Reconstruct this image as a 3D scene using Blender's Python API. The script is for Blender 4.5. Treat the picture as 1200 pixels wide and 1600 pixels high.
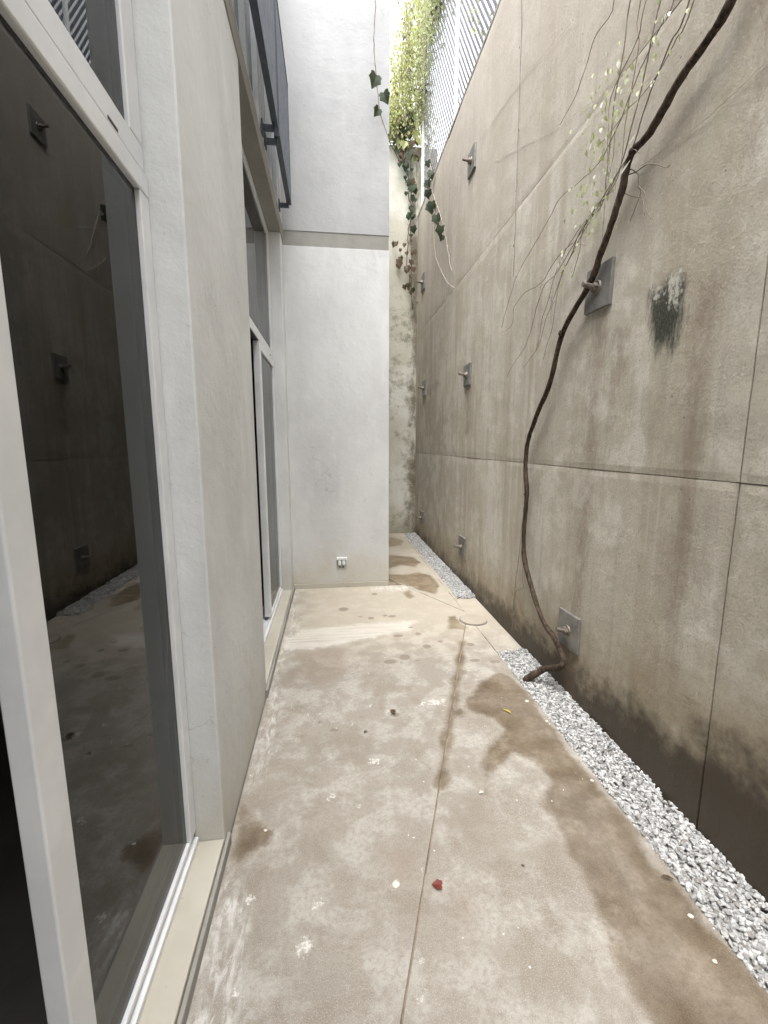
import bpy, bmesh, math, random
import numpy as np
from mathutils import Vector, Matrix, noise
R = math.radians
for o in list(bpy.data.objects):
    bpy.data.objects.remove(o)
scene = bpy.context.scene
COL = scene.collection

# ------------------------------------------------------------------ camera, sky, sun, exposure
cam_d = bpy.data.cameras.new('camera')
cam_d.sensor_fit = 'HORIZONTAL'; cam_d.sensor_width = 36; cam_d.lens = 20.28
cam_d.clip_start = 0.02; cam_d.clip_end = 2000
cam = bpy.data.objects.new('camera', cam_d); COL.objects.link(cam)
cam.location = (0, 0, 1.5); cam.rotation_euler = (R(90 - 8.829), 0, R(-6.835))
scene.camera = cam

SUN_EL, SUN_AZ = 72.0, 208.0          # azimuth clockwise from +Y (north): light comes from behind the camera
world = bpy.data.worlds.new('World'); scene.world = world; world.use_nodes = True
wn = world.node_tree; wn.nodes.clear()
sky = wn.nodes.new('ShaderNodeTexSky'); sky.sky_type = 'NISHITA'; sky.sun_disc = False
sky.sun_elevation = R(SUN_EL); sky.sun_rotation = R(SUN_AZ)
sky.air_density = 1.0; sky.dust_density = 4.0; sky.ozone_density = 1.0
hs = wn.nodes.new('ShaderNodeHueSaturation'); hs.inputs['Saturation'].default_value = 0.16   # a white overcast sky
bg = wn.nodes.new('ShaderNodeBackground'); bg.inputs['Strength'].default_value = 0.15
wo = wn.nodes.new('ShaderNodeOutputWorld')
wn.links.new(sky.outputs[0], hs.inputs['Color']); wn.links.new(hs.outputs[0], bg.inputs['Color'])
wn.links.new(bg.outputs[0], wo.inputs['Surface'])

sun_d = bpy.data.lights.new('sun', 'SUN'); sun_d.energy = .9; sun_d.angle = R(60); sun_d.color = (1, .97, .93)
sun = bpy.data.objects.new('sun', sun_d); COL.objects.link(sun)
_d = Vector((math.sin(R(SUN_AZ)) * math.cos(R(SUN_EL)), math.cos(R(SUN_AZ)) * math.cos(R(SUN_EL)), math.sin(R(SUN_EL))))
sun.rotation_euler = _d.to_track_quat('Z', 'Y').to_euler()

vs = scene.view_settings
vs.view_transform = 'Standard'; vs.look = 'None'; vs.gamma = 1; vs.use_curve_mapping = False
vs.exposure = 2.5
scene.render.engine = 'CYCLES'
scene.cycles.max_bounces = 6; scene.cycles.diffuse_bounces = 4; scene.cycles.transparent_max_bounces = 16

# ------------------------------------------------------------------ helpers
random.seed(7); rng = np.random.default_rng(11)

def tag(o, label=None, cat=None, group=None, kind=None):
    if label: o['label'] = label
    if cat: o['category'] = cat
    if group: o['group'] = group
    if kind: o['kind'] = kind
    return o

def empty(name, loc=(0, 0, 0), rz=0, parent=None):
    o = bpy.data.objects.new(name, None); COL.objects.link(o)
    o.location = loc; o.rotation_euler = (0, 0, rz); o.parent = parent
    o.empty_display_size = .1
    return o

def obj(name, bm, mat, parent=None, smooth=False):
    me = bpy.data.meshes.new(name)
    if isinstance(bm, bmesh.types.BMesh):
        bmesh.ops.recalc_face_normals(bm, faces=bm.faces); bm.to_mesh(me); bm.free()
    else:
        v, f = bm; me.from_pydata([tuple(p) for p in v], [], [tuple(q) for q in f]); me.update()
    me.materials.append(mat)
    if smooth:
        me.polygons.foreach_set('use_smooth', [True] * len(me.polygons))
    o = bpy.data.objects.new(name, me); COL.objects.link(o)
    if parent is not None:
        o.parent = parent
        o.matrix_parent_inverse = WM(parent).inverted()
    return o

def WM(o):
    m = Matrix.LocRotScale(o.location, o.rotation_euler, o.scale)
    return (WM(o.parent) @ o.matrix_parent_inverse @ m) if o.parent else m

def box(bm, x0, x1, y0, y1, z0, z1, bev=0):
    vs_ = [bm.verts.new(p) for p in ((x0,y0,z0),(x1,y0,z0),(x1,y1,z0),(x0,y1,z0),(x0,y0,z1),(x1,y0,z1),(x1,y1,z1),(x0,y1,z1))]
    fs = [bm.faces.new([vs_[i] for i in q]) for q in ((0,3,2,1),(4,5,6,7),(0,1,5,4),(1,2,6,5),(2,3,7,6),(3,0,4,7))]
    if bev:
        es = list({e for f in fs for e in f.edges})
        bmesh.ops.bevel(bm, geom=es, offset=bev, segments=2, affect='EDGES', profile=.5)

def B(x0, x1, y0, y1, z0, z1, bev=0):
    bm = bmesh.new(); box(bm, x0, x1, y0, y1, z0, z1, bev); return bm

def smooth_path(pts, n=5):
    P = [Vector(p) for p in pts]; out = []
    for i in range(len(P) - 1):
        p0, p1, p2, p3 = P[max(i-1, 0)], P[i], P[i+1], P[min(i+2, len(P)-1)]
        for k in range(n):
            t = k / n
            out.append(.5 * ((2*p1) + (p2-p0)*t + (2*p0-5*p1+4*p2-p3)*t*t + (3*p1-p0-3*p2+p3)*t**3))
    out.append(P[-1]); return out

def tube(bm, path, rad, sides=6, lump=0.0, seed=0):
    rings = []; up = Vector((.31, .2, .93)); n = len(path)
    for i, p in enumerate(path):
        d = (path[min(i+1, n-1)] - path[max(i-1, 0)])
        d = d.normalized() if d.length > 1e-9 else Vector((0, 0, 1))
        a = d.cross(up)
        if a.length < .05: a = d.cross(Vector((1, 0, 0)))
        a.normalize(); b = d.cross(a)
        r = rad(i / (n-1)) if callable(rad) else rad
        ring = []
        for k in range(sides):
            t = 2 * math.pi * k / sides; c = a * math.cos(t) + b * math.sin(t)
            rr = r * (1 + lump * noise.noise((p + c * r) * 45 + Vector((seed, 0, 0))))
            ring.append(bm.verts.new(p + c * rr))
        rings.append(ring)
    for i in range(n - 1):
        for k in range(sides):
            bm.faces.new((rings[i][k], rings[i][(k+1) % sides], rings[i+1][(k+1) % sides], rings[i+1][k]))
    bm.faces.new(rings[0]); bm.faces.new(rings[-1])

def poly_sd(px, py, poly):                      # signed distance to a polygon, positive inside
    P = np.array(poly); n = len(P); d = np.full(px.shape, 1e9); ins = np.zeros(px.shape, bool)
    for i in range(n):
        ax, ay = P[i]; bx, by = P[(i+1) % n]; ex, ey = bx-ax, by-ay
        t = np.clip(((px-ax)*ex + (py-ay)*ey) / (ex*ex+ey*ey+1e-12), 0, 1)
        d = np.minimum(d, np.hypot(px-ax-ex*t, py-ay-ey*t))
        c = ((ay > py) != (by > py)) & (px < (bx-ax)*(py-ay)/(by-ay+1e-12)+ax)
        ins ^= c
    return np.where(ins, d, -d)

def set_attr(o, name, vals):
    a = o.data.attributes.new(name, 'FLOAT', 'POINT'); a.data.foreach_set('value', np.asarray(vals, dtype=np.float32))

def coords(o):
    c = np.empty(len(o.data.vertices)*3, dtype=np.float32); o.data.vertices.foreach_get('co', c); return c.reshape(-1, 3)

# ------------------------------------------------------------------ materials
class M:
    def __init__(s, name):
        s.m = bpy.data.materials.new(name); s.m.use_nodes = True; s.t = s.m.node_tree; s.t.nodes.clear()
        s.out = s.t.nodes.new('ShaderNodeOutputMaterial')
    def n(s, typ, ins=None, out=0, **props):
        nd = s.t.nodes.new('ShaderNode' + typ)
        for k, v in props.items(): setattr(nd, k, v)
        for k, v in (ins or {}).items():
            if isinstance(v, bpy.types.NodeSocket): s.t.links.new(v, nd.inputs[k])
            else: nd.inputs[k].default_value = v
        return nd.outputs[out]
    def pos(s): return s.n('NewGeometry', out='Position')
    def attr(s, nm): return s.n('Attribute', out='Fac', attribute_name=nm)
    def map(s, scale): return s.n('Mapping', {'Vector': s.pos(), 'Scale': scale})
    def noise(s, sc, det=5, rough=.55, vec=None, dist=0):
        return s.n('TexNoise', {'Vector': vec if vec is not None else s.pos(), 'Scale': sc, 'Detail': min(det, 4), 'Roughness': rough, 'Distortion': dist})
    def ramp(s, fac, a, b, lo=0.0, hi=1.0):
        return s.n('MapRange', {'Value': fac, 'From Min': a, 'From Max': b, 'To Min': lo, 'To Max': hi}, interpolation_type='SMOOTHSTEP')
    def math(s, op, a, b=0.0, clamp=False): return s.n('Math', {0: a, 1: b}, operation=op, use_clamp=clamp)
    def mix(s, fac, a, b, blend='MIX'):
        nd = s.t.nodes.new('ShaderNodeMix'); nd.data_type = 'RGBA'; nd.blend_type = blend
        for i, v in ((0, fac), (6, a), (7, b)):
            if isinstance(v, bpy.types.NodeSocket): s.t.links.new(v, nd.inputs[i])
            else: nd.inputs[i].default_value = (*v, 1) if isinstance(v, tuple) and len(v) == 3 else v
        return nd.outputs[2]
    def bump(s, h, strength=.3, dist=.01, normal=None):
        i = {'Height': h, 'Strength': strength, 'Distance': dist}
        if normal is not None: i['Normal'] = normal
        return s.n('Bump', i)
    def bsdf(s, color, rough=.6, normal=None, spec=.5, metal=0.0, **kw):
        i = {'Base Color': (*color, 1) if isinstance(color, tuple) else color, 'Roughness': rough, 'Metallic': metal, 'Specular IOR Level': spec}
        if normal is not None: i['Normal'] = normal
        i.update(kw); o = s.n('BsdfPrincipled', i); s.t.links.new(o, s.out.inputs[0]); return s.m

def mat_paint(name, c1, c2, rough=.7, warm=None):
    m = M(name)
    n1 = m.noise(1.7, 6, .6); n2 = m.noise(1, 5, .6, vec=m.map((2.6, 2.6, .9)))
    col = m.mix(m.ramp(n1, .35, .68), c1, c2)
    col = m.mix(m.ramp(n2, .46, .7, 0, .4), col, tuple(c * .88 for c in c2))
    pale = m.noise(1, 4, .55, vec=m.map((5, 5, 1.6)))
    col = m.mix(m.ramp(pale, .55, .72, 0, .35), col, tuple(min(1, c * 1.14) for c in c1))
    if warm:                                                 # old splash stains rising irregularly from the paving
        z = m.n('SeparateXYZ', {0: m.pos()}, out='Z')
        k = m.math('ADD', z, m.math('MULTIPLY', m.noise(3.5, 5, .65), 1.1))
        col = m.mix(m.ramp(k, 1.15, .5, 0, .7), col, warm)
    sp = m.noise(38, 2, .4)
    col = m.mix(m.ramp(sp, .74, .78, 0, .35), col, tuple(c * .55 for c in c2))
    fine = m.noise(140, 4, .6); mid = m.noise(14, 5, .6)
    # hairline crazing and roller texture
    cr = m.n('TexVoronoi', {'Vector': m.n('VectorMath', {0: m.pos(), 1: m.n('TexNoise', {'Vector': m.pos(), 'Scale': 3.0, 'Detail': 4.0}, out='Color')}, operation='ADD'), 'Scale': 1.1}, feature='DISTANCE_TO_EDGE')
    col = m.mix(m.math('MULTIPLY', m.ramp(cr, .004, .0008), m.ramp(n1, .5, .6, 0, .5)), col, tuple(c * .6 for c in c2))
    nb = m.bump(fine, .2, .004); nb = m.bump(mid, .3, .012, nb)
    return m.bsdf(col, rough, nb, .3)

def mat_flat(name, c, rough=.5, metal=0.0, var=.12, sc=30, bump=.05, spec=.5):
    m = M(name); n = m.noise(sc, 4, .6)
    col = m.mix(m.ramp(n, .3, .7), tuple(x * (1 - var) for x in c), tuple(min(1, x * (1 + var)) for x in c))
    return m.bsdf(col, m.ramp(m.noise(sc * .6, 3), .3, .7, max(0, rough - .08), rough + .08), m.bump(m.noise(sc * 5, 3), bump, .002), spec, metal)

def mat_floor():
    m = M('concrete_floor')
    big = m.noise(1.1, 6, .62); mid = m.noise(5.5, 6, .65); fine = m.noise(60, 5, .7); grain = m.noise(320, 2, .5)
    col = m.mix(m.ramp(big, .32, .68), (.238, .212, .178), (.305, .276, .236))
    col = m.mix(m.ramp(mid, .44, .6, 0, .75), col, (.40, .38, .342))
    dkn = m.noise(2.3, 7, .7, dist=.6)
    col = m.mix(m.ramp(dkn, .48, .62, 0, .65), col, (.205, .172, .135))
    col = m.mix(m.ramp(fine, .42, .68, 0, .55), col, (.215, .19, .158))
    col = m.mix(m.ramp(grain, .5, .66, 0, .4), col, (.5, .465, .42))
    # irregular field used to roughen the outline of every stain
    jit = m.math('ADD', m.math('MULTIPLY', m.math('SUBTRACT', m.noise(11, 7, .7), .5), .12), m.math('MULTIPLY', m.math('SUBTRACT', fine, .5), .03))
    far = m.math('ADD', m.attr('far'), m.math('MULTIPLY', m.math('SUBTRACT', mid, .5), .9))
    col = m.mix(m.ramp(far, -.3, .6, 0, .62), col, (.47, .42, .335))        # brighter light at the far end painted in as paler floor
    brush = m.math('ADD', m.attr('brush'), m.math('MULTIPLY', jit, 1.2))
    st = m.noise(1, 5, .6, vec=m.map((3, 40, 1)))
    col = m.mix(m.math('MULTIPLY', m.ramp(brush, -.03, .04, 0, .75), m.ramp(st, .3, .6, .4, 1)), col, (.58, .55, .5))
    dk = m.math('ADD', m.attr('dark'), m.math('MULTIPLY', jit, 1.8))
    col = m.mix(m.ramp(dk, -.05, .08, 0, .5), col, (.23, .18, .14))
    wetf = m.math('ADD', m.attr('wet'), m.math('ADD', m.math('MULTIPLY', jit, .6), m.math('MULTIPLY', m.math('SUBTRACT', m.noise(4, 4, .7), .5), .10)))
    wet = m.math('MULTIPLY', m.ramp(wetf, -.022, .026), m.ramp(m.noise(2.6, 4, .6), .3, .62, .72, 1))
    rim = m.math('MULTIPLY', m.ramp(wetf, -.05, -.005), m.ramp(wetf, .012, -.004))
    col = m.mix(m.math('MULTIPLY', rim, .07), col, (.56, .52, .46))
    wc = m.mix(m.ramp(m.noise(7, 6, .65), .35, .7), (.44, .37, .29), (.66, .585, .49))
    col = m.mix(wet, col, m.mix(1.0, col, wc, 'MULTIPLY'))
    spt = m.ramp(m.math('ADD', m.attr('spot'), m.math('MULTIPLY', jit, .3)), -.006, .008)
    col = m.mix(m.math('MULTIPLY', spt, .75), col, (.19, .16, .125))
    wt = m.math('ADD', m.attr('white'), m.math('MULTIPLY', m.math('SUBTRACT', m.noise(42, 4, .75), .54), .11))
    wv = m.ramp(m.noise(85, 5, .7), .42, .56)
    col = m.mix(m.math('MULTIPLY', m.ramp(wt, -.004, .004), m.math('MULTIPLY', m.math('MAXIMUM', wv, .25), .8)), col, (.68, .66, .62))
    ed = m.math('ADD', m.attr('edge'), m.math('MULTIPLY', m.math('SUBTRACT', m.noise(9, 8, .75), .5), .22))
    scr = m.noise(1, 5, .7, vec=m.map((38, 11, 1)), dist=.8)
    col = m.mix(m.math('MULTIPLY', m.ramp(ed, -.03, .09), m.ramp(scr, .40, .66, .05, .6)), col, (.72, .71, .69))
    # scattered paint flecks and hairline crazing
    vo = m.n('TexVoronoi', {'Vector': m.pos(), 'Scale': 19.0, 'Randomness': 1.0})
    col = m.mix(m.math('MULTIPLY', m.ramp(vo, .075, .05), m.ramp(m.noise(3, 3), .52, .6)), col, (.72, .7, .66))
    cr = m.n('TexVoronoi', {'Vector': m.n('VectorMath', {0: m.pos(), 1: m.n('TexNoise', {'Vector': m.pos(), 'Scale': 9.0}, out='Color')}, operation='ADD'), 'Scale': 7.0}, feature='DISTANCE_TO_EDGE')
    col = m.mix(m.math('MULTIPLY', m.ramp(cr, .02, .003), m.ramp(m.math('SUBTRACT', m.noise(1.6, 4), wet), .5, .62, 0, .28)), col, (.62, .58, .53))
    rough = m.ramp(wet, 0, 1, .78, .36)
    nb = m.bump(fine, .25, .004); nb = m.bump(m.noise(9, 5, .6), .2, .02, nb)
    return m.bsdf(col, rough, nb, .35)

def mat_rwall():
    m = M('retaining_concrete')
    big = m.noise(.9, 6, .6); mid = m.noise(4, 7, .68)
    stv = m.noise(1, 6, .62, vec=m.map((3, 3.2, .32))); stf = m.noise(1, 5, .6, vec=m.map((14, 16, .8)))
    grain = m.noise(110, 4, .7); g2 = m.noise(26, 6, .7)
    col = m.mix(m.ramp(big, .33, .67), (.44, .405, .335), (.52, .49, .42))
    col = m.mix(m.ramp(mid, .45, .6, 0, .85), col, (.60, .575, .505))
    col = m.mix(m.ramp(stv, .5, .62, 0, .55), col, (.36, .31, .24))
    col = m.mix(m.ramp(stf, .5, .68, 0, .4), col, (.34, .31, .265))
    run = m.noise(1, 4, .6, vec=m.map((6, 9, .45)))
    col = m.mix(m.ramp(run, .56, .68, 0, .6), col, (.58, .555, .5))
    col = m.mix(1.0, col, m.mix(m.n('ObjectInfo', out='Random'), (.93, .92, .9), (1.05, 1.05, 1.06)), 'MULTIPLY')
    up = m.n('SeparateXYZ', {0: m.pos()}, out='Z')
    pk = m.math('ADD', up, m.math('MULTIPLY', m.noise(1.3, 5, .6), 2.2))
    col = m.mix(m.ramp(pk, 3.2, 5.2, 0, .6), col, (.43, .38, .325))            # warmer upper lifts of concrete
    ol = m.noise(2.1, 6, .65)
    col = m.mix(m.ramp(ol, .5, .7, 0, .45), col, (.39, .365, .265))
    col = m.mix(m.ramp(g2, .5, .7, 0, .36), col, (.33, .29, .235))
    col = m.mix(m.ramp(grain, .48, .68, 0, .5), col, (.28, .24, .19))
    col = m.mix(m.ramp(m.noise(75, 3, .6), .56, .74, 0, .4), col, (.64, .61, .54))
    jit = m.math('SUBTRACT', m.noise(5, 8, .72), .5)
    dp = m.math('ADD', m.attr('damp'), m.math('MULTIPLY', jit, .55))
    col = m.mix(m.ramp(dp, -.42, .0, 0, .55), col, (.26, .205, .12))
    col = m.mix(m.ramp(dp, -.10, .16, 0, .94), col, (.052, .040, .027))
    vj = m.math('SUBTRACT', m.noise(1, 8, .75, vec=m.map((30, 46, 13))), .5)
    ef = m.math('ADD', m.attr('efflo'), m.math('ADD', m.math('MULTIPLY', vj, .09), m.math('MULTIPLY', m.math('SUBTRACT', m.noise(48, 4, .75), .53), .11)))
    mo = m.math('ADD', m.attr('moss'), m.math('ADD', m.math('MULTIPLY', vj, .13), m.math('MULTIPLY', jit, .05)))
    col = m.mix(m.ramp(m.attr('fade'), 0, .10, 0, .55), col, (.23, .215, .165))
    col = m.mix(m.ramp(mo, -.03, .045, 0, .92), col, m.mix(m.ramp(m.noise(1, 4, .7, vec=m.map((90, 130, 55))), .46, .74), (.014, .02, .013), m.mix(.12, (.06, .068, .048), col)))
    col = m.mix(m.ramp(ef, -.012, .02, 0, .7), col, (.62, .6, .53))
    st = m.math('ADD', m.attr('streak'), m.math('ADD', m.math('MULTIPLY', vj, .16), m.math('MULTIPLY', jit, .22)))
    col = m.mix(m.ramp(st, -.06, .08, 0, .5), col, (.15, .10, .065))
    pit = m.n('TexVoronoi', {'Vector': m.pos(), 'Scale': 13.0}); pm = m.math('MULTIPLY', m.ramp(pit, .07, .035), m.ramp(m.noise(6, 2), .5, .56))
    col = m.mix(m.math('MULTIPLY', pm, .8), col, (.06, .05, .04))
    rough = m.ramp(dp, -.05, .2, .85, .55)
    h = m.math('ADD', grain, m.math('MULTIPLY', g2, 1.5))
    nb = m.bump(h, m.ramp(m.noise(2.2, 4), .35, .65, .12, .38), .006); nb = m.bump(m.noise(3.2, 5), .15, .03, nb)
    return m.bsdf(col, rough, nb, .3)

def mat_far():
    m = M('mossy_plaster')
    n1 = m.noise(1.3, 6, .65); n2 = m.noise(4.5, 8, .75); n3 = m.noise(1, 7, .7, vec=m.map((6, 6, 1.3)))
    z = m.n('SeparateXYZ', {0: m.pos()}, out='Z')
    col = m.mix(m.ramp(n1, .35, .65), (.56, .54, .45), (.7, .69, .63))
    up = m.ramp(m.math('ADD', z, m.math('MULTIPLY', n2, 1.0)), 5.0, 4.0)
    gm = m.math('MULTIPLY', m.ramp(n2, .5, .66, 0, .8), m.math('ADD', m.math('MULTIPLY', up, .75), .15))
    col = m.mix(gm, col, m.mix(m.ramp(n3, .4, .6), (.22, .225, .15), (.36, .335, .25)))
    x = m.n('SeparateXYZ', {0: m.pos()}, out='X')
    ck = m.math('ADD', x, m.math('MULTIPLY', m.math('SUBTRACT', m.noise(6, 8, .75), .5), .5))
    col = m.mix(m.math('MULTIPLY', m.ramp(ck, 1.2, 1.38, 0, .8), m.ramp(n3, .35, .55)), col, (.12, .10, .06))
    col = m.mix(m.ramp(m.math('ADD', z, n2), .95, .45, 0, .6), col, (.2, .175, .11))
    return m.bsdf(col, .85, m.bump(m.noise(24, 7, .7), .5, .012), .25)

def mat_pvc(name='white_frame'):
    m = M(name); n = m.noise(6, 5, .6)
    col = m.mix(m.ramp(n, .35, .7), (.67, .69, .71), (.75, .765, .78))
    col = m.mix(m.ramp(m.noise(1, 6, .7, vec=m.map((20, 20, 4))), .62, .8, 0, .5), col, (.55, .54, .5))
    return m.bsdf(col, .28, m.bump(m.noise(70, 2), .03, .001), .5)

def mat_glass():
    m = M('window_glass')
    fr = m.n('Fresnel', {'IOR': 1.52}); k = m.math('MINIMUM', m.math('MULTIPLY', fr, .8), 1.0)
    k = m.math('MULTIPLY', k, m.math('SUBTRACT', 1.0, m.n('NewGeometry', out='Backfacing')))      # one reflection per thin pane
    tr = m.n('BsdfTransparent', {'Color': (.42, .44, .43, 1)}); gl = m.n('BsdfGlossy', {'Color': (.95, .96, .96, 1), 'Roughness': .004})
    mx = m.n('MixShader', {0: k, 1: tr, 2: gl})
    dust = m.ramp(m.noise(1, 4, .7, vec=m.map((9, 9, 2.2))), .5, .8, .0, .03)                       # rain marks and dust on the pane
    mx = m.n('MixShader', {0: dust, 1: mx, 2: m.n('BsdfDiffuse', {'Color': (.4, .38, .34, 1)})})
    m.t.links.new(mx, m.out.inputs[0]); return m.m

def mat_leaf(name, c1, c2, trans=.35, rough=.45):
    m = M(name); rnd = m.n('NewGeometry', out='Random Per Island'); n = m.noise(60, 3)
    col = m.mix(rnd, c1, c2); col = m.mix(m.ramp(n, .4, .7, 0, .3), col, tuple(x * .6 for x in c1))
    d = m.n('BsdfPrincipled', {'Base Color': col, 'Roughness': rough})
    t = m.n('BsdfTranslucent', {'Color': m.mix(.3, col, (.5, .55, .1))})
    mx = m.n('MixShader', {0: trans, 1: d, 2: t}); m.t.links.new(mx, m.out.inputs[0]); return m.m

def mat_gravel():
    m = M('white_gravel'); rnd = m.n('NewGeometry', out='Random Per Island')
    col = m.mix(m.ramp(rnd, 0, 1), (.26, .26, .255), (.55, .55, .54))
    col = m.mix(m.ramp(m.math('FRACT', m.math('MULTIPLY', rnd, 17.3)), .9, .93), col, (.25, .235, .215))
    col = m.mix(m.ramp(m.noise(70, 4, .6), .5, .7, 0, .35), col, (.3, .29, .275))
    return m.bsdf(col, .6, m.bump(m.noise(190, 3), .3, .002), .4)

def mat_bark():
    m = M('vine_bark'); n = m.noise(1, 6, .7, vec=m.map((70, 70, 12)))
    col = m.mix(m.ramp(n, .36, .64), (.02, .013, .009), (.085, .056, .037))
    col = m.mix(m.ramp(m.noise(11, 4), .5, .7, 0, .5), col, (.12, .095, .07))
    return m.bsdf(col, .75, m.bump(n, .9, .008), .3)

MAT = dict(
    floor=mat_floor(), rwall=mat_rwall(), far=mat_far(), pvc=mat_pvc(), glass=mat_glass(), gravel=mat_gravel(), bark=mat_bark(),
    pier=mat_paint('grey_render', (.67, .685, .685), (.58, .592, .59), .62, (.47, .445, .38)),
    pillar=mat_paint('pale_render', (.60, .605, .60), (.53, .535, .53), .6, (.50, .465, .385)),
    band=mat_paint('bare_concrete_band', (.31, .305, .28), (.25, .243, .22), .8),
    sill=mat_paint('cream_cement_sill', (.50, .475, .41), (.44, .41, .345), .65),
    upper=mat_paint('shaded_upper_render', (.39, .395, .398), (.34, .345, .348), .6),  # pale render darkened: dimmer light on the upper block painted into its colour
    joint=mat_flat('dark_joint', (.25, .225, .19), .9, var=.4, sc=20),
    screed=mat_flat('joint_filler', (.26, .21, .15), .8, var=.35, sc=14, bump=.3),
    steel=mat_flat('galvanised_plate', (.22, .215, .20), .5, .35, .2, 14, .1),
    rust=mat_flat('rusty_bolt', (.20, .17, .145), .6, .5, .3, 60, .2),
    railing=mat_flat('dark_railing_paint', (.045, .055, .075), .4, 0, .15, 20),
    bars=mat_flat('railing_bar_paint', (.12, .135, .165), .4, 0, .15, 20),
    mesh=mat_flat('galvanised_mesh', (.16, .16, .17), .5, .3, .2, 25),
    post=mat_flat('white_post_paint', (.8, .8, .8), .4, 0, .05, 20),
    rubber=mat_flat('black_gasket', (.02, .022, .025), .6),
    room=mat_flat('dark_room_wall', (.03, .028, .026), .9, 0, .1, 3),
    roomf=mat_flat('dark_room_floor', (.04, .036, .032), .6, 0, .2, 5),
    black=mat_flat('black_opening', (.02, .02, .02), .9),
    grit=mat_flat('stone_grit', (.34, .33, .31), .9, 0, .5, 90, .8),
    soil=mat_flat('damp_soil', (.09, .07, .05), .95, 0, .4, 9, .5),
    turf=mat_flat('rough_turf', (.07, .09, .035), .95, 0, .4, 3, .5),
    boxm=mat_flat('box_metal', (.42, .45, .45), .4, .4, .2, 60), boxw=mat_flat('box_plastic', (.75, .76, .75), .4), boxd=mat_flat('box_dark', (.05, .06, .055), .6),
    ivy=mat_leaf('ivy_leaf', (.010, .018, .009), (.024, .040, .015), .08, .75),
    ivyb=mat_leaf('withered_ivy_leaf', (.05, .028, .016), (.12, .072, .042), .15),
    spring=mat_leaf('yellow_green_leaf', (.26, .29, .10), (.58, .60, .28), .5),
    young=mat_leaf('pale_creeper_leaf', (.27, .31, .15), (.52, .55, .33), .45),
    dry=mat_leaf('bleached_leaf', (.5, .48, .40), (.72, .71, .64), .3),
    stem=mat_flat('thin_stem', (.18, .145, .112), .7, 0, .3, 40), pale=mat_flat('pale_stem', (.42, .38, .32), .7, 0, .2, 40),
    red=mat_leaf('red_leaf', (.15, .022, .016), (.19, .03, .02), .2), yellow=mat_leaf('yellow_leaf', (.62, .47, .06), (.68, .53, .09), .3),
    cover=mat_paint('cement_cover', (.40, .355, .29), (.34, .30, .245), .8), stone=mat_flat('pale_stone', (.66, .62, .54), .7, 0, .1, 50, .3),
)
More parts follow.
